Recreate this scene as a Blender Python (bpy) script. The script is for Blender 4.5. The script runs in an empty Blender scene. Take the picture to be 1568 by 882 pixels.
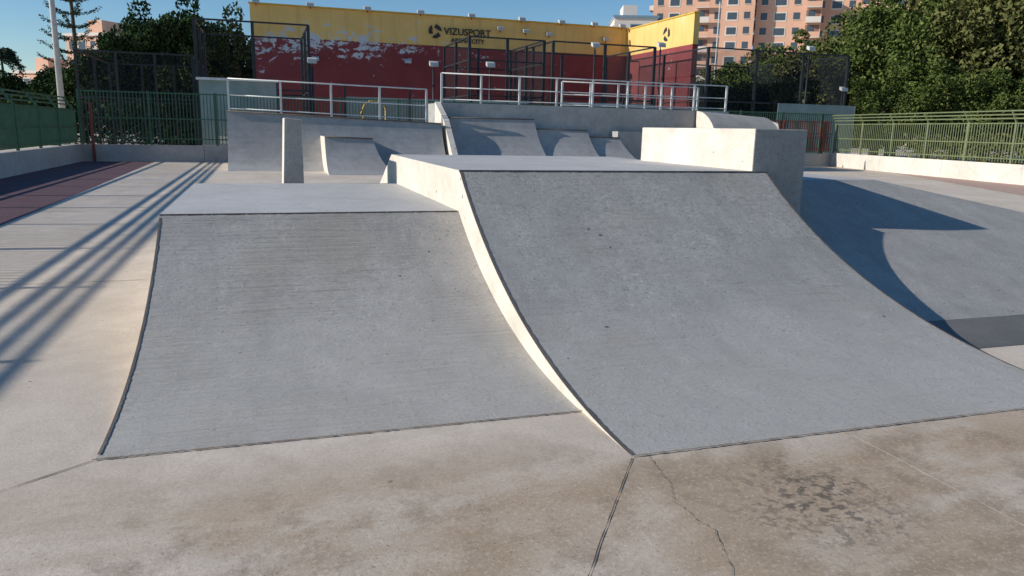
import bpy, math, random
import numpy as np
from mathutils import Vector, Matrix
random.seed(7); rng=np.random.default_rng(5)
TH=.3171; CT,ST=math.cos(TH),math.sin(TH); OX,OY=.6225,3.5607
def W(s,r,z=0.0): return (OX+s*CT-r*ST, OY+s*ST+r*CT, z)
scene=bpy.context.scene
COL=scene.collection
# ---------------------------------------------------------------- materials
class NT:
    def __init__(s,name):
        s.m=bpy.data.materials.new(name); s.m.use_nodes=True; s.t=s.m.node_tree; s.n=s.t.nodes; s.l=s.t.links
        s.b=s.n['Principled BSDF']; s.out=s.n['Material Output']; s.b.inputs['Roughness'].default_value=.85
        s._c=None
    def node(s,typ,**k):
        n=s.n.new(typ)
        for a,v in k.items(): setattr(n,a,v)
        return n
    def link(s,a,b): s.l.new(a,b)
    def co(s,scale=(1,1,1)):
        if s._c is None:
            tc=s.node('ShaderNodeTexCoord'); mp=s.node('ShaderNodeMapping')
            mp.inputs['Rotation'].default_value=(0,0,-TH)
            mp.inputs['Location'].default_value=(-(OX*CT+OY*ST),-(-OX*ST+OY*CT),0)
            s.link(tc.outputs['Object'],mp.inputs['Vector']); s._c=mp.outputs['Vector']
        if scale==(1,1,1): return s._c
        m=s.node('ShaderNodeVectorMath',operation='MULTIPLY'); m.inputs[1].default_value=scale
        s.link(s._c,m.inputs[0]); return m.outputs[0]
    def noise(s,scale,detail=4,rough=.55,vs=(1,1,1),dist=0):
        n=s.node('ShaderNodeTexNoise'); n.inputs['Scale'].default_value=scale; n.inputs['Detail'].default_value=detail
        n.inputs['Roughness'].default_value=rough; n.inputs['Distortion'].default_value=dist
        s.link(s.co(vs),n.inputs['Vector']); return n.outputs['Fac']
    def ramp(s,fac,a,b,c0=0.,c1=1.):
        n=s.node('ShaderNodeMapRange',clamp=True); n.inputs['From Min'].default_value=a; n.inputs['From Max'].default_value=b
        n.inputs['To Min'].default_value=c0; n.inputs['To Max'].default_value=c1; s.link(fac,n.inputs['Value']); return n.outputs[0]
    def math(s,op,a,b=None):
        n=s.node('ShaderNodeMath',operation=op)
        for i,v in enumerate((a,b)):
            if v is None: continue
            if isinstance(v,(int,float)): n.inputs[i].default_value=v
            else: s.link(v,n.inputs[i])
        return n.outputs[0]
    def mul(s,a,b): return s.math('MULTIPLY',a,b)
    def mix(s,fac,a,b,blend='MIX'):
        n=s.node('ShaderNodeMix',data_type='RGBA',blend_type=blend)
        for sock,v in ((n.inputs[0],fac),(n.inputs[6],a),(n.inputs[7],b)):
            if isinstance(v,(int,float)): sock.default_value=v
            elif isinstance(v,tuple): sock.default_value=(*v,1) if len(v)==3 else v
            else: s.link(v,sock)
        return n.outputs[2]
    def color(s,c): s.link(c,s.b.inputs['Base Color'])
    def bump(s,h,strength=.4,dist=.01):
        n=s.node('ShaderNodeBump'); n.inputs['Strength'].default_value=strength; n.inputs['Distance'].default_value=dist
        s.link(h,n.inputs['Height']); s.link(n.outputs[0],s.b.inputs['Normal'])
def plain(name,c,rough=.6,metal=0,var=.15,scale=3.):
    m=NT(name); d=tuple(x*(1-var) for x in c); l=tuple(min(1,x*(1+var)) for x in c)
    m.color(m.mix(m.ramp(m.noise(scale,3),.3,.7),d,l)); m.b.inputs['Roughness'].default_value=rough; m.b.inputs['Metallic'].default_value=metal
    return m.m
def sc(c,k): return tuple(min(1,x*k) for x in c)
def concrete(name,a,b,ridge=0,pits=1.,dirt=(.10,.08,.065),dirtamt=.35,lightamt=.3,bs=.5,stain=False,wear=0,foot=0):
    m=NT(name)
    big=m.ramp(m.noise(.55,3,.6),.35,.65)
    c=m.mix(big,a,b)
    med=m.ramp(m.noise(2.6,6,.72,dist=.4),.42,.66)
    c=m.mix(m.mul(med,dirtamt),c,sc(a,.66))
    lt=m.ramp(m.noise(6.5,6,.78,vs=(1,.6,1)),.52,.70)
    c=m.mix(m.mul(lt,lightamt),c,sc(b,1.28))
    fine=m.noise(48,4,.85)
    c=m.mix(m.ramp(fine,.42,.62,.0,.30),c,sc(a,.5))
    h=m.mul(fine,.55)
    if ridge:
        rg=m.noise(1,3,.6,vs=(.4,30,30)); msk=m.ramp(m.noise(.8,3),.40,.60)
        rm=m.mul(m.ramp(rg,.40,.60),msk)
        h=m.math('ADD',h,m.mul(rm,ridge))
        rg2=m.mul(m.ramp(m.noise(1,4,.65,vs=(1.6,38,38)),.55,.63),msk)
        c=m.mix(m.mul(rg2,.42),c,sc(a,.5))
    if wear:
        wn=m.noise(22,5,.85,vs=(.8,1,1)); wm=m.ramp(m.noise(1.1,4,.65),.38,.56)
        wf=m.mul(m.ramp(wn,.53,.58),wm)
        c=m.mix(m.mul(wf,.50*wear),c,sc(b,1.45))
        wd=m.mul(m.ramp(wn,.46,.40),wm)
        c=m.mix(m.mul(wd,.60*wear),c,sc(a,.50))
        h=m.math('ADD',h,m.mul(wf,1.0))
        c=m.mix(m.mul(m.ramp(m.noise(38,3,.6),.64,.68),.75),c,sc(a,.32))
        stk=m.ramp(m.noise(1,4,.65,vs=(4,.5,.5)),.48,.72)
        c=m.mix(m.mul(stk,.36),c,sc(a,.66))
        brn=m.ramp(m.noise(.8,4,.6),.50,.72)
        c=m.mix(m.mul(brn,.48),c,(.44,.385,.30))
        dk=m.ramp(m.noise(.9,5,.6,vs=(1,.8,1),dist=.5),.50,.66)
        c=m.mix(m.mul(dk,.35),c,sc(a,.62))
    if foot:
        sx=m.node('ShaderNodeSeparateXYZ'); m.link(m.co(),sx.inputs[0])
        ft=m.ramp(m.math('ADD',sx.outputs[2],m.mul(m.math('SUBTRACT',m.noise(1.6,5,.65),.5),.5)),.38,.0)
        c=m.mix(m.mul(ft,.45*foot),c,(.53,.50,.44))
    if pits:
        v=m.node('ShaderNodeTexVoronoi'); v.inputs['Scale'].default_value=5; m.link(m.co(),v.inputs['Vector'])
        sz=m.ramp(m.noise(2.1,2),.42,.66,-.03,.10*pits)
        pit=m.math('LESS_THAN',m.math('ADD',v.outputs['Distance'],m.mul(m.math('SUBTRACT',m.noise(40,2),.5),.16)),sz)
        c=m.mix(m.mul(pit,.8),c,dirt); h=m.math('SUBTRACT',h,m.mul(pit,.8))
    if stain:
        sx=m.node('ShaderNodeSeparateXYZ'); m.link(m.co(),sx.inputs[0])
        near=m.ramp(sx.outputs[1],.6,-.3)
        st=m.ramp(m.noise(.85,6,.62,vs=(.7,1.2,1),dist=.3),.38,.55)
        c=m.mix(m.mul(m.mul(st,near),.80),c,(.39,.265,.155))
        st2=m.ramp(m.noise(2.1,6,.74),.49,.61)
        c=m.mix(m.mul(m.mul(st2,near),.60),c,(.27,.19,.12))
        blot=m.ramp(m.noise(.3,4,.6),.5,.66)
        c=m.mix(m.mul(blot,.22),c,(.44,.36,.27))
        grn=m.ramp(m.noise(45,3,.7),.54,.62)
        c=m.mix(m.mul(m.mul(grn,near),.38),c,(.70,.60,.47))
        grd=m.ramp(m.noise(52,3,.7),.60,.66)
        c=m.mix(m.mul(m.mul(grd,near),.5),c,(.14,.11,.08))
        d3=m.node('ShaderNodeVectorMath',operation='DISTANCE'); d3.inputs[1].default_value=(.6,-.62,0); m.link(m.co(),d3.inputs[0])
        damp=m.mul(m.ramp(m.math('ADD',d3.outputs['Value'],m.mul(m.noise(5,4),.7)),.85,.45),m.ramp(m.noise(19,4,.7),.50,.56))
        c=m.mix(m.mul(damp,.75),c,(.08,.065,.05))
    m.color(c); m.b.inputs['Roughness'].default_value=.8
    m.bump(h,bs,.016)
    return m.m
M={}
M['ground']=concrete('ground_concrete',(.65,.545,.43),(.78,.67,.545),pits=.7,dirtamt=.4,lightamt=.22,bs=.28,stain=True)
M['rampL']=concrete('painted_concrete_ridged',(.45,.42,.38),(.52,.49,.45),ridge=1.0,pits=.8,dirtamt=.5,wear=.6,bs=.55,foot=1)
M['rampR']=concrete('painted_concrete_worn',(.395,.375,.345),(.46,.44,.41),ridge=.25,pits=.8,dirtamt=.45,wear=.85,bs=.55,foot=1)
M['deck']=concrete('deck_concrete',(.50,.485,.46),(.58,.565,.54),pits=.5,dirtamt=.35,bs=.3)
M['side']=concrete('side_cream_concrete',(.68,.61,.51),(.82,.75,.65),pits=1.3,dirtamt=.5,bs=.5)
M['bank']=concrete('bank_concrete',(.38,.36,.33),(.45,.43,.40),pits=.9,dirtamt=.45,bs=.5,wear=.3)
M['far']=concrete('far_ramp_concrete',(.36,.345,.33),(.44,.43,.41),pits=0,dirtamt=.5,bs=.3)
M['patch']=concrete('dark_patch_concrete',(.13,.125,.12),(.19,.18,.17),pits=1,bs=.4)
M['wallL']=concrete('kerb_wall_concrete',(.45,.43,.40),(.55,.52,.48),pits=0,dirtamt=.5,bs=.4)
M['wallR']=concrete('sunlit_kerb_wall',(.62,.58,.50),(.74,.70,.62),pits=0,dirtamt=.35,bs=.4)  # paler copy of the kerb wall, its sunlit brightness put into the colour
M['trim']=concrete('weathered_edge',(.11,.09,.075),(.21,.17,.14),pits=2,bs=.8,lightamt=.6)
M['joint']=concrete('joint_dirt',(.22,.16,.115),(.36,.27,.19),pits=1,bs=.3)
M['crack']=plain('crack_dark',(.11,.085,.065),.95)
M['crackfaint']=plain('crack_faint',(.28,.22,.165),.95)
M['jointlight']=plain('joint_light',(.78,.69,.57),.95)
M['galv']=plain('galvanised_steel',(.62,.62,.60),.45,.2)
M['dark']=plain('dark_steel',(.028,.032,.036),.5,.3)
M['green']=plain('green_paint',(.04,.115,.06),.5)
M['greenlit']=plain('sunlit_green_paint',(.135,.16,.075),.6)  # paler copy of the green paint, sunlight put into its colour
M['rust']=plain('rust_red_paint',(.22,.055,.04),.6)
M['white']=plain('white_paint',(.72,.72,.70),.5)
M['yel']=plain('yellow_paint',(.65,.42,.05),.5)
M['black']=plain('black_paint',(.03,.03,.03),.5)
M['lampglass']=plain('lamp_housing',(.50,.50,.47),.4)
def brickfloor(name,a,b_,mo):
    m=NT(name); b=m.node('ShaderNodeTexBrick'); m.link(m.co(),b.inputs['Vector'])
    b.inputs['Color1'].default_value=(*a,1); b.inputs['Color2'].default_value=(*b_,1); b.inputs['Mortar'].default_value=(*mo,1)
    b.inputs['Scale'].default_value=2.2; b.inputs['Mortar Size'].default_value=.03
    c=m.mix(m.ramp(m.noise(1.2,5),.35,.75,0,.7),b.outputs['Color'],mo); c=m.mix(m.ramp(m.noise(50,2),.4,.7,0,.4),c,sc(a,.5)); m.color(c); return m.m
M['pink']=brickfloor('pink_brick_paving',(.48,.25,.19),(.58,.34,.27),(.52,.42,.34))
M['purple']=brickfloor('maroon_paving',(.105,.045,.058),(.15,.068,.082),(.165,.095,.10))
def net(name,c,a):
    m=NT(name); m.n.remove(m.b); df=m.node('ShaderNodeBsdfDiffuse'); df.inputs[0].default_value=(*c,1); t=m.node('ShaderNodeBsdfTransparent'); x=m.node('ShaderNodeMixShader')
    w=m.ramp(m.noise(1.2,2),.3,.7,a*.8,a*1.15); m.link(w,x.inputs[0]); m.link(t.outputs[0],x.inputs[1]); m.link(df.outputs[0],x.inputs[2]); m.link(x.outputs[0],m.out.inputs[0]); return m.m
M['net']=net('court_netting',(.03,.035,.04),.36)
M['netlight']=net('court_netting_light',(.05,.055,.06),.12)
M['glass']=net('court_glass',(.45,.55,.52),.5)
def hall():
    m=NT('hall_painted_wall'); sx=m.node('ShaderNodeSeparateXYZ'); m.link(m.co(),sx.inputs[0]); z=sx.outputs[2]
    zj=m.math('ADD',z,m.mul(m.math('SUBTRACT',m.noise(9,3),.5),.06))
    isy=m.math('GREATER_THAN',zj,6.55)
    n=m.ramp(m.noise(.7,5),.3,.7)
    red=m.mix(n,(.215,.030,.034),(.27,.047,.048)); yel=m.mix(n,(.74,.47,.14),(.85,.56,.19))
    c=m.mix(isy,red,yel)
    d=m.math('ABSOLUTE',m.math('SUBTRACT',z,6.2)); zone=m.ramp(d,1.7,.1)
    left=m.ramp(sx.outputs[0],16,9)
    f=m.math('ADD',m.mul(m.noise(.7,3,.5),.3),m.mul(m.noise(2.2,6,.72,vs=(.8,1,1.3),dist=.8),.7))
    pe=m.math('GREATER_THAN',m.math('ADD',f,m.mul(m.mul(zone,left),.12)),.642)
    c=m.mix(pe,c,(.56,.59,.62))
    str_=m.ramp(m.noise(1,4,.6,vs=(2.2,2.2,.12)),.5,.75)
    c=m.mix(m.mul(str_,.25),c,(.14,.07,.06))
    m.color(c); m.b.inputs['Roughness'].default_value=.75; m.bump(m.noise(12,4),.2,.02); return m.m
M['hall']=hall()
def leafmat(name,cols):
    m=NT(name); g=m.node('ShaderNodeNewGeometry'); r=m.node('ShaderNodeValToRGB'); m.link(g.outputs['Random Per Island'],r.inputs[0])
    e=r.color_ramp.elements; e[0].color=(*cols[0],1); e[1].color=(*cols[-1],1)
    for i,c in enumerate(cols[1:-1]):
        k=e.new((i+1)/(len(cols)-1)); k.color=(*c,1)
    df=m.node('ShaderNodeBsdfDiffuse'); m.link(r.outputs[0],df.inputs[0]); m.n.remove(m.b); m.link(df.outputs[0],m.out.inputs[0]); return m.m
M['leafR']=leafmat('leaves_green',[(.045,.07,.018),(.078,.11,.028),(.115,.145,.042),(.155,.18,.06)])
M['leafR2']=leafmat('leaves_olive',[(.05,.062,.018),(.09,.10,.033),(.135,.14,.05),(.175,.17,.07)])
M['leafL']=leafmat('leaves_dark',[(.022,.042,.018),(.04,.068,.027),(.065,.095,.04)])
M['leafP']=leafmat('needles_grey_green',[(.05,.07,.045),(.08,.105,.065)])
M['bark']=plain('bark',(.10,.075,.055),.9,var=.4,scale=8)
# ---------------------------------------------------------------- mesh builder
class MB:
    def __init__(s): s.v=[];s.f=[];s.mi=[];s.mats=[];s.sm=[]
    def mat(s,k):
        if k not in s.mats: s.mats.append(k)
        return s.mats.index(k)
    def poly(s,pts,k,smooth=False):
        b=len(s.v); s.v+=[tuple(p) for p in pts]; s.f.append(tuple(range(b,b+len(pts)))); s.mi.append(s.mat(k)); s.sm.append(smooth)
    def hexa(s,c,k):
        b=len(s.v); s.v+=[tuple(p) for p in c]
        for f in ((0,3,2,1),(4,5,6,7),(0,1,5,4),(1,2,6,5),(2,3,7,6),(3,0,4,7)):
            s.f.append(tuple(b+i for i in f)); s.mi.append(s.mat(k)); s.sm.append(False)
    def box(s,s0,s1,r0,r1,z0,z1,k):
        s.hexa([W(s0,r0,z0),W(s1,r0,z0),W(s1,r1,z0),W(s0,r1,z0),W(s0,r0,z1),W(s1,r0,z1),W(s1,r1,z1),W(s0,r1,z1)],k)
    def beam(s,p,q,w,k,n=4,w2=None):
        P=Vector(W(*p)); Q=Vector(W(*q)); d=(Q-P).normalized()
        u=d.cross(Vector((0,0,1)))
        if u.length<1e-3: u=Vector((CT,ST,0))
        u.normalize(); v=d.cross(u); w2=w if w2 is None else w2
        b=len(s.v); a0=math.pi/4 if n==4 else 0
        for (c,rr) in ((P,w),(Q,w2)):
            for i in range(n):
                a=a0+2*math.pi*i/n; R=rr/2*(1.414 if n==4 else 1); s.v.append(tuple(c+u*math.cos(a)*R+v*math.sin(a)*R))
        for i in range(n):
            j=(i+1)%n; s.f.append((b+i,b+j,b+n+j,b+n+i)); s.mi.append(s.mat(k)); s.sm.append(n>4)
        s.f.append(tuple(b+i for i in reversed(range(n)))); s.mi.append(s.mat(k)); s.sm.append(False)
        s.f.append(tuple(b+n+i for i in range(n))); s.mi.append(s.mat(k)); s.sm.append(False)
    def obj(s,name,parent=None):
        me=bpy.data.meshes.new(name); me.from_pydata(s.v,[],s.f)
        for k in s.mats: me.materials.append(M[k])
        me.polygons.foreach_set('material_index',s.mi); me.polygons.foreach_set('use_smooth',s.sm); me.update()
        o=bpy.data.objects.new(name,me); COL.objects.link(o)
        if parent: o.parent=parent
        return o
def empty(name):
    o=bpy.data.objects.new(name,None); COL.objects.link(o); return o
def ramp(name,s0,s1,prof,sidek,parent=None):
    b=MB(); n=len(prof)
    L=[W(s0,r,z) for r,z,_ in prof]; R=[W(s1,r,z) for r,z,_ in prof]
    for i in range(n-1): b.poly([L[i],R[i],R[i+1],L[i+1]],prof[i][2])
    for side,s in ((0,s0),(1,s1)):
        for i in range(n-1):
            (ra,za,_),(rb,zb,_)=prof[i],prof[i+1]
            q=[W(s,ra,-.05),W(s,ra,za),W(s,rb,zb),W(s,rb,-.05)]
            if side: q.reverse()
            b.poly(q,sidek)
    return b.obj(name,parent)
def arc(r0,r1,h,k,n=28):
    a=r1-r0; R=(a*a+h*h)/(2*h); out=[]
    for i in range(n+1):
        r=r0+a*i/n; out.append((r,R-math.sqrt(max(0,R*R-(r-r0)**2)),k))
    return out
# ---------------------------------------------------------------- ground
g=MB()
Lg=900
g.poly([(-Lg,-200,0),(Lg,-200,0),(Lg,1600,0),(-Lg,1600,0)],'ground'); g.obj('ground')
g=MB(); g.poly([W(-8.4,-8,.004),W(-5.4,-8,.004),W(-5.55,12,.004),W(-5.86,30.6,.004),W(-8.4,30.6,.004)],'purple'); g.obj('rubber_pavement')
g=MB(); g.poly([W(19.3,13.0,.004),W(20.6,-1,.004),W(27.2,30.6,.004),W(26.9,30.6,.004),W(25.8,24.8,.004)],'pink')
g.poly([W(14.5,2,.004),W(20.5,-1.2,.004),W(19.28,13,.004)],'pink'); g.obj('brick_pavement')
def crack(pts,w,k,z=.004,jit=.012,n=40,name='pavement_crack'):
    b=MB(); P=[]
    for (a,c) in zip(pts[:-1],pts[1:]):
        for i in range(n):
            t=i/n; P.append((a[0]+(c[0]-a[0])*t,a[1]+(c[1]-a[1])*t))
    P.append(pts[-1]); J=[0]
    for i in range(1,len(P)): J.append(J[-1]*.8+random.uniform(-jit,jit))
    d=(P[-1][0]-P[0][0],P[-1][1]-P[0][1]); l=math.hypot(*d); nx,ny=-d[1]/l,d[0]/l
    ww=[w*random.choice((.15,.6,1,1.3,1))*random.uniform(.5,1.2)/2 for _ in P]
    for i in range(len(P)-1):
        a=(P[i][0]+nx*J[i],P[i][1]+ny*J[i]); c=(P[i+1][0]+nx*J[i+1],P[i+1][1]+ny*J[i+1])
        b.poly([W(a[0]-nx*ww[i],a[1]-ny*ww[i],z),W(c[0]-nx*ww[i+1],c[1]-ny*ww[i+1],z),W(c[0]+nx*ww[i+1],c[1]+ny*ww[i+1],z),W(a[0]+nx*ww[i],a[1]+ny*ww[i],z)],k)
    return b.obj(name)
crack([(-.01,-.02),(-1.6,-2.3)],.0065,'crack',jit=.003,name='expansion_joint')
crack([(-2.54,.64),(-4.9,-1.1)],.008,'crack',jit=.003,name='expansion_joint')
crack([(-2.6,5.25),(-5.4,5.2)],.012,'crackfaint',jit=.002,name='expansion_joint')
crack([(-2.6,12.),(-5.5,12.)],.02,'crackfaint',jit=.002,name='expansion_joint')
crack([(-2.6,19.),(-5.6,19.)],.02,'crackfaint',jit=.002,name='expansion_joint')
crack([(1.3,-.02),(1.3,-4.)],.005,'jointlight',jit=.002,name='expansion_joint')
crack([(.08,-.01),(.04,-.3),(-.04,-.5),(.0,-.75),(-.2,-1.3)],.0042,'crackfaint',jit=.006,n=24,name='pavement_crack')
crack([(4.1,1.0),(4.6,-2)],.006,'jointlight',jit=.002,name='expansion_joint')
# ---------------------------------------------------------------- main funbox
H1,H2=.847,1.22; SL,SR=-2.532,3.304
fb=empty('skate_funbox')
p=arc(0,3.62,H2,'rampR',60); p[-1]=(3.62,H2,'deck'); p+= [(7.5,H2,'bank'),(10.4,0,'bank')]
ramp('tall_ramp',0,SR,p,'side',fb)
p=[(.65,.002,'rampL')]+arc(.72,3.64,H1,'rampL',50); p[-1]=(3.64,H1,'deck'); p+=[(7.14,H1,'bank'),(9.4,0,'bank')]
ramp('low_ramp',SL,-.002,p,'side',fb)
def zR(r): R=(3.62**2+H2**2)/(2*H2); return R-math.sqrt(R*R-r*r)
def zL(r): a=2.92; R=(a*a+H1*H1)/(2*H1); return 0.002 if r<.72 else R-math.sqrt(R*R-(r-.72)**2)
def edge_trim(name,s0,s1,r0,r1,zf,k,n=240,off=.004,jit=.0028,outer=0):
    b=MB(); prev=None; j=0
    for i in range(n+1):
        r=r0+(r1-r0)*i/n; z=zf(r)+off; j=j*.6+random.uniform(-jit,jit)
        a=s0+(j if outer==0 else 0); c=s1+(j if outer==1 else 0)
        if prev: b.poly([W(prev[0],prev[2],prev[3]),W(prev[1],prev[2],prev[3]),W(c,r,z),W(a,r,z)],k)
        prev=(a,c,r,z)
    return b.obj(name,fb)
edge_trim('left_edge_strip',.0,.024,.02,3.60,zR,'trim',outer=1)
edge_trim('right_edge_strip',SR-.016,SR,.02,3.60,zR,'trim',outer=0)
edge_trim('low_left_edge_strip',SL,SL+.017,.7,3.60,zL,'trim',outer=1)
def coping(name,s0,s1,r,z,w,h,k):
    b=MB(); n=180; P=[random.uniform(-.004,.003) for _ in range(n+1)]
    for i in range(n):
        a=s0+(s1-s0)*i/n; c=s0+(s1-s0)*(i+1)/n; j,q=P[i],P[i+1]
        b.hexa([W(a,r-w/2+j,z-h),W(c,r-w/2+q,z-h),W(c,r+w/2,z-h),W(a,r+w/2,z-h),W(a,r-w/2+j,z),W(c,r-w/2+q,z),W(c,r+w/2,z),W(a,r+w/2,z)],k)
    b.obj(name,fb)
coping('tall_coping',0.0,SR,3.62,H2+.004,.030,.024,'trim')
coping('low_coping',SL,-.01,3.64,H1+.003,.022,.018,'trim')
def footline(name,s0,s1,r,w):
    b=MB(); n=160; prev=None
    for i in range(n+1):
        s=s0+(s1-s0)*i/n; a=r-w/2+random.uniform(-.004,.004); c=r+w/2+random.uniform(-.005,.003)
        if prev: b.poly([W(prev[0],prev[1],.0085),W(s,a,.0085),W(s,c,.0085),W(prev[0],prev[2],.0085)],'joint')
        prev=(s,a,c)
    b.obj(name,fb)
footline('tall_foot_joint',-.01,SR,-.005,.012)
footline('low_foot_joint',SL-.01,-.0,.642,.011)
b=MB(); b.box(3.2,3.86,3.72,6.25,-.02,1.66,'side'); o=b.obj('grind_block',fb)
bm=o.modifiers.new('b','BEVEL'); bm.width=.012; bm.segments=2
o.data.materials.append(M['bank'])  # darker tone for the front, its shade put into the colour; top shares it
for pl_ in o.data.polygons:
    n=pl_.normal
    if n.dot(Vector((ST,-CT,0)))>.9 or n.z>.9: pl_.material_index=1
b=MB()
b.hexa([W(-1.5,7.2,0),W(-1.2,7.2,0),W(-1.2,8.0,0),W(-1.5,8.0,0),W(-1.42,7.2,1.68),W(-1.2,7.2,1.66),W(-1.2,8.0,1.66),W(-1.42,8.0,1.68)],'side')
o=b.obj('concrete_pillar'); bm=o.modifiers.new('b','BEVEL'); bm.width=.01; bm.segments=2
o.data.materials.append(M['bank'])  # front face coloured darker to stand for its shade
for pl_ in o.data.polygons:
    if pl_.normal.dot(Vector((ST,-CT,0)))>.9: pl_.material_index=1
ZT=1.055
b=MB()
F=1.9;RT=4.83;ST_=5.87;SE=10.46;RB=6.7;RBE=9.7
s0=3.33
b.poly([W(s0,F,0),W(SE,F,0),W(ST_,RT,ZT),W(s0,RT,ZT)],'bank')
b.poly([W(SE,F,0),W(SE,RBE,0),W(ST_,RB,ZT),W(ST_,RT,ZT)],'bank')
b.poly([W(s0,RT,ZT),W(ST_,RT,ZT),W(ST_,RB,ZT),W(s0,RB,ZT)],'deck')
b.poly([W(s0,RB,ZT),W(ST_,RB,ZT),W(SE,RBE,0),W(s0,RBE,0)],'bank')
b.obj('pyramid_bank')
b=MB(); b.poly([W(3.33,1.1,.004),W(6.6,1.1,.004),W(6.6,1.895,.004),W(3.33,1.895,.004)],'patch'); b.obj('asphalt_patch')
# ---------------------------------------------------------------- far quarter pipes
fq=empty('quarter_pipe')
def slantramp(name,s0,s1,rf,rt,z0,z1,rb,k,sidek,parent,n=14,flare=0.0):
    b=MB()
    for i in range(n):
        def pt(t,side):
            f=1-math.sqrt(max(0,1-(t*.86)**2)); f/= (1-math.sqrt(1-.86**2))
            r=rf+(rt-rf)*t
            return (s0,r,z0*f) if side==0 else (s1+flare*(1-t),r,z1*f)
        a,c=i/n,(i+1)/n
        A,B,C,D=pt(a,0),pt(a,1),pt(c,1),pt(c,0)
        b.poly([W(*A),W(*B),W(*C),W(*D)],k)
        b.poly([W(A[0],A[1],-.02),W(*A),W(*D),W(D[0],D[1],-.02)],sidek)
        b.poly([W(*B),W(B[0],B[1],-.02),W(C[0],C[1],-.02),W(*C)],sidek)
    b.poly([W(s0,rt,z0),W(s1,rt,z1),W(s1,rb,z1),W(s0,rb,z0)],'deck')
    b.poly([W(s0,rt,-.02),W(s0,rt,z0),W(s0,rb,z0),W(s0,rb,-.02)],sidek)
    b.poly([W(s1,rt,z1),W(s1,rt,-.02),W(s1,rb,-.02),W(s1,rb,z1)],sidek)
    b.poly([W(s0,rb,-.02),W(s0,rb,z0),W(s1,rb,z1),W(s1,rb,-.02)],sidek)
    b.beam((s0,rt-.02,z0+.005),(s1,rt-.02,z1+.005),.05,'trim',6)
    return b.obj(name,parent)
slantramp('wide_quarter',-2.85,4.95,24.3,26.3,2.01,1.74,29.2,'far','far',fq)
slantramp('launch_ramp',.34,1.98,22.4,24.0,1.21,1.16,26.2,'far','side',None,flare=.75)
fd=empty('upper_skate_deck')
slantramp('tall_bank',5.35,9.0,24.2,27.0,1.99,2.0,28.4,'far','side',fd,flare=.4)
slantramp('mid_bank',9.02,11.4,24.2,27.0,1.62,1.6,28.4,'far','side',fd,flare=.5)
slantramp('low_bank',11.42,12.9,24.4,27.0,1.33,1.33,28.4,'far','side',fd,flare=1.2)
b=MB(); b.box(5.3,18.9,28.0,30.5,-.02,2.6,'far'); b.box(12.93,17.1,27.2,27.995,-.02,1.6,'far'); b.obj('deck_block',fd)
b=MB()
b.hexa([W(5.1,24.4,0),W(5.32,24.4,0),W(5.32,28.2,0),W(5.1,28.2,0),W(5.1,26.6,1.9),W(5.32,26.6,1.9),W(5.32,28.2,2.63),W(5.1,28.2,2.63)],'side'); b.obj('cheek_wall',fd)
b=MB(); n=12
for i in range(n):
    a0=math.pi/2*i/n; a1=math.pi/2*(i+1)/n
    f=lambda a:(26.0+1.9*(1-math.cos(a)),.6+1.98*math.sin(a))
    (ra,za),(rb,zb)=f(a0),f(a1)
    b.poly([W(17.15,ra,za),W(20.6,ra,za*.93),W(20.6,rb,zb*.93),W(17.15,rb,zb)],'bank')
    b.poly([W(17.15,ra,0),W(17.15,ra,za),W(17.15,rb,zb),W(17.15,rb,0)],'side')
b.poly([W(17.15,26,0),W(20.6,26,0),W(20.6,26,.56),W(17.15,26,.6)],'far')
b.poly([W(20.6,26,0),W(20.6,27.9,0),W(20.6,27.9,2.4),W(20.6,26.6,2.1),W(20.6,26,.56)],'far')
b.poly([W(17.15,27.9,2.58),W(20.6,27.9,2.4),W(20.6,30.4,2.4),W(17.15,30.4,2.58)],'deck')
b.box(18.95,20.6,27.9,30.4,-.02,2.39,'far')
b.obj('rollover_quarter')
def railing(name,s0,s1,r,zb0,zb1,zt0,zt1,n):
    b=MB()
    for i in range(n):
        t=i/(n-1); s=s0+(s1-s0)*t
        b.beam((s,r,zb0+(zb1-zb0)*t),(s,r,zt0+(zt1-zt0)*t),.075,'galv',4)
    for f,w in ((1,.06),(.52,.05),(.12,.05)):
        a=zb0+(zt0-zb0)*f; c=zb1+(zt1-zb1)*f
        b.beam((s0,r+.002,a),(s1,r+.002,c),w,'galv',6)
    return b.obj(name)
railing('metal_railing',-2.8,4.5,27.0,1.98,1.75,3.17,3.05,5)
railing('metal_railing',5.4,18.9,28.3,2.6,2.6,3.78,3.76,9)
railing('metal_railing',11.5,18.6,30.3,2.6,2.6,3.78,3.76,6)
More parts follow.
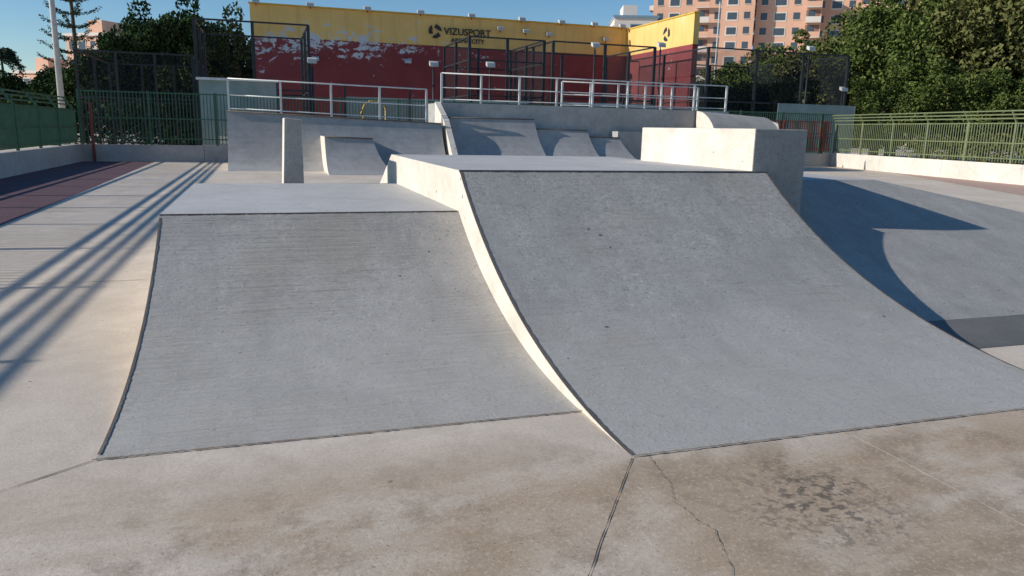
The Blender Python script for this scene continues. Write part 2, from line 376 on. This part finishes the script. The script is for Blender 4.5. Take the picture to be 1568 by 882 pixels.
# ---------------------------------------------------------------- fences
def fence(name,pts,zt,kp,wallk,wallh=.66,step=.13,lean=None,bar=.022,rails=(.12,.5,.98),wall=True,lr=.05):
    e=empty(name); wb=MB(); fb_=MB()
    for (a,c) in zip(pts[:-1],pts[1:]):
        L=math.hypot(c[0]-a[0],c[1]-a[1]); d=((c[0]-a[0])/L,(c[1]-a[1])/L); nn=(-d[1],d[0])
        if wall:
            nseg=max(1,int(L/4))
            for q_ in range(nseg):
                t0,t1=L*q_/nseg+.006,L*(q_+1)/nseg-.006
                A=(a[0]+d[0]*t0,a[1]+d[1]*t0);C=(a[0]+d[0]*t1,a[1]+d[1]*t1)
                q=[(A[0]-nn[0]*.12,A[1]-nn[1]*.12),(C[0]-nn[0]*.12,C[1]-nn[1]*.12),(C[0]+nn[0]*.12,C[1]+nn[1]*.12),(A[0]+nn[0]*.12,A[1]+nn[1]*.12)]
                wb.hexa([W(x,y,-.02) for x,y in q]+[W(x,y,wallh) for x,y in q],wallk)
        n=int(L/step)
        up=zt-(.42 if lean else 0)
        for i in range(n+1):
            x,y=a[0]+d[0]*i*step,a[1]+d[1]*i*step
            fb_.beam((x,y,wallh+.06),(x,y,up),bar,kp)
        for f in rails:
            z=wallh+(up-wallh)*f
            fb_.beam((a[0],a[1],z),(c[0],c[1],z),.045,kp)
        if lean:
            for f in (.35,.68,1):
                fb_.beam((a[0]+lean[0]*f,a[1]+lean[1]*f,up+.42*f),(c[0]+lean[0]*f,c[1]+lean[1]*f,up+.42*f),lr,kp)
        for i in range(int(L/2.5)+1):
            x,y=a[0]+d[0]*i*2.5,a[1]+d[1]*i*2.5
            fb_.beam((x,y,wallh-.02),(x,y,up+.02),.08,kp)
            if lean: fb_.beam((x,y,up),(x+lean[0],y+lean[1],zt+.02),.06,kp)
    if wall: wb.obj('low_wall',e)
    fb_.obj('bars',e); return e
fence('green_fence',[(-8.58,-2),(-8.58,30.9)],2.42,'green','wallL',lean=(-.30,0),step=.16,bar=.034,lr=.045)
fence('green_fence',[(-8.45,30.9),(27.3,30.9)],2.75,'green','wallL',step=.13,bar=.03)
fence('iron_fence',[(27.35,30.7),(24.8,17.7),(20.6,-1.5)],2.66,'greenlit','wallR',wallh=.72,step=.15,bar=.028,lean=(-.25,.05))
fence('red_iron_fence',[(21.5,30.6),(27.,30.6)],2.35,'rust','wallL',wallh=.7,step=.15,bar=.035,wall=False)
b=MB(); b.box(-8.05,-7.95,30.6,30.7,0,2.2,'rust'); b.box(-8.07,-7.93,30.58,30.72,2.2,2.26,'rust'); b.obj('red_gate_post')
# ---------------------------------------------------------------- court cages
def cage(name,s0,s1,r0,r1,h,ns,nr,k='dark',nt='net',zbars=(2.,4.),w=.11,sides=True):
    e=empty(name); b=MB(); nb=MB()
    for i in range(ns+1):
        s=s0+(s1-s0)*i/ns
        for r in (r0,r1): b.beam((s,r,0),(s,r,h),w,k)
    for j in range(1,nr):
        r=r0+(r1-r0)*j/nr
        for s in (s0,s1): b.beam((s,r,0),(s,r,h),w,k)
    for z in list(zbars)+[h]:
        for r in (r0,r1): b.beam((s0,r,z),(s1,r,z),.07,k)
        for s in (s0,s1): b.beam((s,r0,z),(s,r1,z),.07,k)
    nb.poly([W(s0,r0+.03,0),W(s1,r0+.03,0),W(s1,r0+.03,h),W(s0,r0+.03,h)],nt)
    if sides:
        for s in (s0+.03,s1-.03): nb.poly([W(s,r0,0),W(s,r1,0),W(s,r1,h),W(s,r0,h)],nt)
    b.obj('frame',e); nb.obj('netting',e); return e
cage('sports_court_cage',-4.3,.5,34,40,6.0,2,2,zbars=(3.1,),nt='netlight',w=.13)
cage('sports_court_cage',8.2,12.1,34.5,40,6.0,2,2,zbars=(3.2,4.9),nt='netlight',w=.13)
cage('sports_court_cage',12.4,18.1,34,40,5.95,2,2,zbars=(3.2,),nt='netlight',w=.13)
cage('sports_court_cage',21.0,30.1,33.5,43,6.05,3,2,zbars=(3.3,),nt='net',w=.13)
cage('sports_court_cage',-9.4,-4.6,36,44,4.6,3,2,zbars=(2.6,),nt='net',sides=False)
b=MB(); b.box(-4.2,-1,33.2,33.25,.3,3.4,'glass'); b.box(25.3,30.5,33.0,33.05,.3,3.3,'glass'); b.box(12.6,17.9,33.4,33.45,.3,3.0,'glass'); b.box(2.,11.,33.4,33.45,.3,2.9,'glass')
for s in (-4.2,-2.6,-1,25.3,27,28.7,30.5,12.6,14.4,16.1,17.9,2,5,8,11): b.box(s-.04,s+.04,33.3,33.38,0,3.45,'dark')
b.box(-4.3,-.9,33.1,33.35,3.4,3.5,'white')
b.obj('padel_glass_wall')
def flood(name,s,r,z,h=0):
    e=MB()
    if h: e.beam((s,r,0),(s,r,z),.1,'dark',8)
    e.beam((s,r,z),(s,r,z+.16),.06,'dark',6)
    e.hexa([W(s-.2,r-.22,z+.1),W(s+.2,r-.22,z+.1),W(s+.2,r+.05,z+.2),W(s-.2,r+.05,z+.2),W(s-.2,r-.19,z+.3),W(s+.2,r-.19,z+.3),W(s+.2,r+.05,z+.38),W(s-.2,r+.05,z+.38)],'lampglass')
    return e.obj(name)
for s,z in ((.6,4.2),(6.2,4.3),(9.0,4.4),(14.5,5.6),(18.2,5.8),(27.5,6.1),(30.,4.)):
    flood('flood_light',s,33.6,z,1)
b=MB(); b.beam((-11.4,42,0),(-11.4,42,15),.34,'lampglass',12,.18); b.beam((-11.4,42,15),(-12.6,41.6,15.3),.12,'lampglass',8); b.obj('street_lamp_post')
b=MB(); b.beam((39.5,62,0),(39.5,62,14.5),.22,'lampglass',10,.12); b.beam((39.5,62,14.3),(38,62,14.6),.1,'lampglass',8); b.box(37.4,38.2,61.8,62.2,14.5,14.7,'lampglass'); b.obj('street_lamp')
b=MB(); P=[]
for i in range(13):
    a=math.pi*i/12; P.append((3.1+.5*math.cos(a)*1.0,31.6,2.3+.4*math.sin(a)))
P=[(3.6,31.6,.1)]+P+[(2.5,31.6,2.1)]
for a,c in zip(P[:-1],P[1:]): b.beam(a,c,.07,'yel',8)
b.beam((2.6,31.6,.1),(2.6,31.6,2.3),.07,'yel',8)
b.obj('yellow_climbing_frame')
# ---------------------------------------------------------------- sports hall
hl=empty('sports_hall')
b=MB(); b.box(-2.05,21.8,45,66,0,8.3,'hall'); b.obj('walls',hl)
b=MB(); b.box(21.803,22.15,36.5,60,0,8.22,'hall'); b.obj('wing_wall',hl)
b=MB(); b.box(-2.12,21.79,44.9,45.25,8.303,8.38,'yel'); b.box(21.75,22.2,36.45,60,8.223,8.3,'yel'); b.obj('parapet_cap',hl)
for s in (-1.7,1.3,4.6,7.8,11.0,14.3,17.0,19.3,21.3):
    flood('roof_flood_light',s,44.8,8.2).parent=hl
for s,z in ((1.5,5.2),(7.,5.3),(14.6,7.5),(16.2,7.4),(20.2,7.3),(12.9,7.55)):
    flood('wall_lamp',s,44.85,z).parent=hl
def text(t,s,r,z,size,k,parent):
    c=bpy.data.curves.new('lettering','FONT'); c.body=t; c.size=size; c.extrude=.02; c.offset=.012*size
    o=bpy.data.objects.new('lettering',c); COL.objects.link(o); o.location=W(s,r,z); o.rotation_euler=(math.pi/2,0,TH); c.materials.append(M[k]); o.parent=parent
text('VIZUSPORT',9.3,44.95,7.25,.58,'black',hl); text('ARENA CITY',9.75,44.95,6.8,.38,'black',hl)
b=MB()
for k0 in range(3):
    for i in range(5):
        a=k0*2.094+i*.3; a2=a+.3
        b.poly([W(8.75+.42*math.cos(a),44.96,7.4+.42*math.sin(a)),W(8.75+.18*math.cos(a+.5),44.96,7.4+.18*math.sin(a+.5)),W(8.75+.18*math.cos(a2+.5),44.96,7.4+.18*math.sin(a2+.5)),W(8.75+.42*math.cos(a2),44.96,7.4+.42*math.sin(a2))],'black')
        b.poly([W(21.79,39.6+.42*math.cos(a),7.4+.42*math.sin(a)),W(21.79,39.6+.18*math.cos(a+.5),7.4+.18*math.sin(a+.5)),W(21.79,39.6+.18*math.cos(a2+.5),7.4+.18*math.sin(a2+.5)),W(21.79,39.6+.42*math.cos(a2),7.4+.42*math.sin(a2))],'black')
b.obj('emblem',hl)
# ---------------------------------------------------------------- apartments
M['apt']=plain('peach_render',(.72,.42,.29),.85,var=.08,scale=.2)
M['aptw']=plain('white_render',(.72,.64,.57),.85,var=.06,scale=.2)
M['win']=plain('window_glass',(.07,.09,.11),.12)
M['recshade']=plain('painted_recess_shade',(.28,.15,.11),.8)  # flat panel colour carrying balcony shade; no hollow is modelled
M['blu']=plain('blue_glass',(.20,.30,.38),.15)
def apartment(name,s0,s1,r0,r1,h,bays,body='apt',acc='aptw',rot=-.6):
    e=empty(name); b=MB(); b.box(s0,s1,r0,r1,0,h,body); fl=3.0; nf=int(h/fl); bw=(s1-s0)/bays
    for f in range(nf):
        z=f*fl+.6
        for i in range(bays):
            a=s0+i*bw; kind=(i*7+3)%4
            if kind==0:
                b.box(a+bw*.08,a+bw*.92,r0-.03,r0,z+.4,z+2.6,'recshade'); b.box(a+bw*.2,a+bw*.6,r0-.08,r0-.031,z+.4,z+2.5,'win')
                b.box(a+bw*.05,a+bw*.95,r0-1.3,r0-.09,z-.1,z+.1,acc); b.box(a+bw*.05,a+bw*.95,r0-1.32,r0-1.2,z+.1,z+1.1,body if f%2 else acc)
            elif kind==2:
                b.box(a+bw*.1,a+bw*.9,r0-.06,r0,z+.3,z+2.2,acc); b.box(a+bw*.18,a+bw*.82,r0-.1,r0-.061,z+.6,z+2.0,'win')
            else:
                b.box(a+bw*.3,a+bw*.7,r0-.05,r0,z+.7,z+2.1,'win'); b.box(a+bw*.27,a+bw*.73,r0-.12,r0-.051,z+.58,z+.69,acc)
        for j in range(3):
            rw=(r1-r0)/3; a=r0+j*rw; b.box(s0-.05,s0,a+rw*.3,a+rw*.7,z+.5,z+2.1,'win')
            if j!=1: b.box(s0-1.0,s0-.051,a+rw*.2,a+rw*.8,z-.1,z+.9,acc)
    b.box(s0-.3,s1+.3,r0-.3,r1+.3,h+.003,h+.5,acc)
    b.box(s0+2,s0+5,r0+3,r1-2,h+.5,h+3.0,body)
    b.obj('facade',e)
    p=Vector(W(s0,r0,0)); e.matrix_world=Matrix.Translation(p)@Matrix.Rotation(rot,4,'Z')@Matrix.Translation(-p)
apartment('apartment_building',70,79,150,162,25.0,3,'aptw','blu',rot=-.35)
apartment('apartment_building',80,101,152,166,33,7)
apartment('apartment_building',99,112,142,158,30.5,4)
apartment('apartment_building',112,136,140,156,34,8)
apartment('apartment_building',-33,-24,150,160,15.5,4)
apartment('apartment_building',-44,-36,160,170,9.5,4)
# ---------------------------------------------------------------- vegetation
def leafmesh(name,cent,size,mat):
    n=len(cent); a=rng.normal(size=(n,3)); a[:,2]=np.abs(a[:,2])+.3; a/=np.linalg.norm(a,axis=1)[:,None]
    t=rng.normal(size=(n,3)); u=np.cross(a,t); u/=np.linalg.norm(u,axis=1)[:,None]; v=np.cross(a,u)
    sz=(size*rng.uniform(.6,1.3,n))[:,None]
    P=np.stack([cent-u*sz,cent-v*sz*.55,cent+u*sz,cent+v*sz*.55],1).reshape(-1,3)
    me=bpy.data.meshes.new(name); me.vertices.add(4*n); me.vertices.foreach_set('co',P.ravel().astype(np.float32))
    me.loops.add(4*n); me.loops.foreach_set('vertex_index',np.arange(4*n,dtype=np.int32)); me.polygons.add(n)
    me.polygons.foreach_set('loop_start',np.arange(0,4*n,4,dtype=np.int32)); me.polygons.foreach_set('loop_total',np.full(n,4,dtype=np.int32))
    me.materials.append(mat); me.update(); me.validate(); return me
def crownpts(nc,npc,cr=(.15,.28),fill=.55):
    d=rng.normal(size=(nc,3)); d/=np.linalg.norm(d,axis=1)[:,None]; rr=rng.uniform(fill,1,nc)**.7*(.74+.2*np.sin(d[:,0]*4+d[:,2]*5+rng.uniform(0,6)))
    c=d*rr[:,None]; c[:,2]=np.where(c[:,2]<-.35,-.35+(c[:,2]+.35)*.6,c[:,2])
    out=[]
    for i in range(nc):
        R=rng.uniform(*cr); q=rng.normal(size=(npc,3)); q/=np.linalg.norm(q,axis=1)[:,None]; q*=(R*rng.uniform(.45,1.08,npc)**.6)[:,None]; q[:,2]*=.8
        out.append(c[i]+q)
    return np.concatenate(out)
crR=[leafmesh('crownR%d'%i,crownpts(95,240),.035,M['leafR2' if i==1 else 'leafR']) for i in range(3)]
crL=[leafmesh('crownL%d'%i,crownpts(60,150),.048,M['leafL']) for i in range(2)]
def trunkmesh(h,r,nb,spread,sd):
    rs=random.Random(sd); b=MB()
    def raw(p,q,w,w2,n=7):
        P=Vector(p);Q=Vector(q); d=(Q-P).normalized(); u=d.cross(Vector((.3,.9,.1))).normalized(); v=d.cross(u); k=len(b.v)
        for c,x in((P,w),(Q,w2)):
            for i in range(n):
                a=6.283*i/n; b.v.append(tuple(c+u*math.cos(a)*x+v*math.sin(a)*x))
        for i in range(n):
            j=(i+1)%n; b.f.append((k+i,k+j,k+n+j,k+n+i)); b.mi.append(b.mat('bark')); b.sm.append(True)
    raw((0,0,0),(.1,.05,h*.45),r,r*.75); raw((.1,.05,h*.45),(0,.1,h),r*.75,r*.25)
    for i in range(nb):
        a=i*2.4+rs.random(); z=h*(.4+.5*i/nb); L=spread*rs.uniform(.6,.95)
        m=(math.cos(a)*L*.5,math.sin(a)*L*.5,z+L*.35); raw((.08,.05,z),m,r*.4,r*.25); raw(m,(math.cos(a)*L,math.sin(a)*L,z+L*.6),r*.25,r*.08)
    return b
def tree(name,s,r,h,cw,crowns,cb=.35,tr=.28):
    e=empty(name); x,y,_=W(s,r); e.location=(x,y,0)
    b=trunkmesh(h*.7,tr,7,cw*.6,int(s*10+r)); b.obj('trunk',e)
    ch=h*(1-cb)/2
    o=bpy.data.objects.new('crown',random.choice(crowns)); COL.objects.link(o); o.parent=e; o.location=(0,0,h-ch*.97); o.scale=(cw,cw,ch*1.05)
    o.rotation_euler=(0,0,random.uniform(0,6.28))
for s,r,h,cw in ((31,37.5,7.2,2.9),(34.5,41,8.2,3.4),(38,38,10.6,3.9),(41.5,34,12.5,5.0),(36,33,6.6,3.2),(46,40,13.5,5.4),(34,50,7.2,4.0),(39,50,9.4,4.2),(46,29,11,4.6),(40,27,6.5,3.0),(50,34,13.5,5.2),(50,50,13,5.2),(31.5,44,6.8,2.9),(38,31,5.5,2.8),(44,24,6,3.),(37.5,43,9.0,3.4),(29.5,47,6.0,2.8),(42.5,44,12,4.6),(33,34,5.2,2.4),(35,46,8.0,3.4)):
    tree('broadleaf_tree',s,r,h,cw,crR,cb=.12)
for s,r,h,cw in ((-9.6,58,9.3,3.0),(-6.6,60,10.0,3.3),(-3.4,58,9.3,2.8),(-11.5,56,6.6,2.4),(-.8,60,8.6,2.2),(-13.6,58,6.0,2.6),(-16,60,5.2,2.6),(-6,55,6,3),(-8.1,57,8.6,2.8),(-5,57,8.8,2.8),(-18.5,62,4.8,2.6)):
    tree('dark_tree',s,r,h,cw,crL,cb=.1)
e=empty('norfolk_pine'); x,y,_=W(-16.5,72); e.location=(x,y,0)
b=trunkmesh(19,.22,0,1,3); b.obj('trunk',e)
pts=[]
for k in range(15):
    z=4+k*1.05; L=3.0*(1-k/18)**.8
    for a in np.arange(0,6.28,6.28/5)+k*.5:
        n=int(85*L); t=rng.uniform(.1,1,n); P=np.stack([np.cos(a)*L*t,np.sin(a)*L*t,z+.4*L*t**2-.1*L*t],1); P+=rng.normal(size=P.shape)*np.array([.10,.10,.07]); pts.append(P)
me=leafmesh('pine_crown',np.concatenate(pts),.085,M['leafP']); o=bpy.data.objects.new('crown',me); COL.objects.link(o); o.parent=e
def palm(s,r,h,L):
    e=empty('palm_tree'); x,y,_=W(s,r); e.location=(x,y,0); b=trunkmesh(h,.22,0,1,5); b.obj('trunk',e)
    P=[]
    for i in range(22):
        a=i*2.4; el=random.uniform(-.2,1.1); n=260; t=np.linspace(.05,1,n)
        rad=L*t*math.cos(el); z=h+L*(t*math.sin(el)-.75*t**2*1.0)
        q=np.stack([np.cos(a)*rad,np.sin(a)*rad,z],1)+rng.normal(size=(n,3))*.09; P.append(q)
    me=leafmesh('fronds',np.concatenate(P),.09,M['leafP']); o=bpy.data.objects.new('fronds',me); COL.objects.link(o); o.parent=e
palm(-19.3,62,6.0,1.5)
def belt(name,line,h,w,n,mat,size=.16):
    P=[]
    tot=sum(math.hypot(c[0]-a[0],c[1]-a[1]) for a,c in zip(line[:-1],line[1:]))
    for a,c in zip(line[:-1],line[1:]):
        L=math.hypot(c[0]-a[0],c[1]-a[1]); m=int(n*L/tot); t=rng.uniform(0,1,m)
        s=a[0]+(c[0]-a[0])*t; r=a[1]+(c[1]-a[1])*t
        H_=h*(.7+.22*np.sin(t*L*.5)+.14*np.sin(t*L*1.3+1)); z=H_*rng.uniform(0,1,m)**.7
        s=s+rng.normal(size=m)*w*.4; r=r+rng.normal(size=m)*w*.4
        P.append(np.stack([OX+s*CT-r*ST,OY+s*ST+r*CT,z],1))
    me=leafmesh(name,np.concatenate(P),size,mat); o=bpy.data.objects.new(name,me); COL.objects.link(o)
belt('distant_tree_belt',[(-60,110),(-20,100),(30,100),(70,90),(110,70)],6,3,50000,M['leafL'],.38)
belt('shrub_belt',[(34,32),(36,20),(38,6)],2.0,1.2,9000,M['leafR2'],.12)
belt('shrub_belt',[(-30,52),(-14,52),(-5,50)],3.0,1.2,12000,M['leafL'],.16)
# ---------------------------------------------------------------- light, sky, camera
d=Vector((2.3*CT+.22*ST,2.3*ST-.22*CT,-1.0)).normalized()
L=bpy.data.lights.new('sun','SUN'); L.energy=5.0; L.angle=math.radians(.5); L.color=(1,.94,.85)
so=bpy.data.objects.new('sun',L); COL.objects.link(so); so.rotation_euler=d.to_track_quat('-Z','Y').to_euler()
w=bpy.data.worlds.new('World'); scene.world=w; w.use_nodes=True; nt=w.node_tree
sk=nt.nodes.new('ShaderNodeTexSky'); sk.sky_type='NISHITA'; sk.sun_disc=False; sk.sun_elevation=math.asin(-d.z); sk.sun_rotation=math.atan2(-d.x,-d.y)
sk.air_density=1.0; sk.dust_density=.0; sk.ozone_density=4.0
hs=nt.nodes.new('ShaderNodeHueSaturation'); hs.inputs['Saturation'].default_value=1.15; hs.inputs['Value'].default_value=1.0
nt.links.new(sk.outputs[0],hs.inputs['Color']); nt.links.new(hs.outputs[0],nt.nodes['Background'].inputs[0]); nt.nodes['Background'].inputs[1].default_value=.115
P_,RO=.2066,.0220
U=Vector((0,math.sin(P_),math.cos(P_))); X=Vector((1,0,0)); Fw=Vector((0,math.cos(P_),-math.sin(P_)))
right=X*math.cos(RO)+U*math.sin(RO); up=-X*math.sin(RO)+U*math.cos(RO)
cam=bpy.data.cameras.new('camera'); cam.lens=36*1161.22/1568; cam.sensor_width=36; cam.clip_end=3000; cam.clip_start=.05
co=bpy.data.objects.new('camera',cam); COL.objects.link(co)
co.matrix_world=Matrix((( right.x,up.x,-Fw.x,0),(right.y,up.y,-Fw.y,0),(right.z,up.z,-Fw.z,1.6),(0,0,0,1)))
scene.camera=co
scene.view_settings.view_transform='Standard'; scene.view_settings.look='None'; scene.view_settings.exposure=0
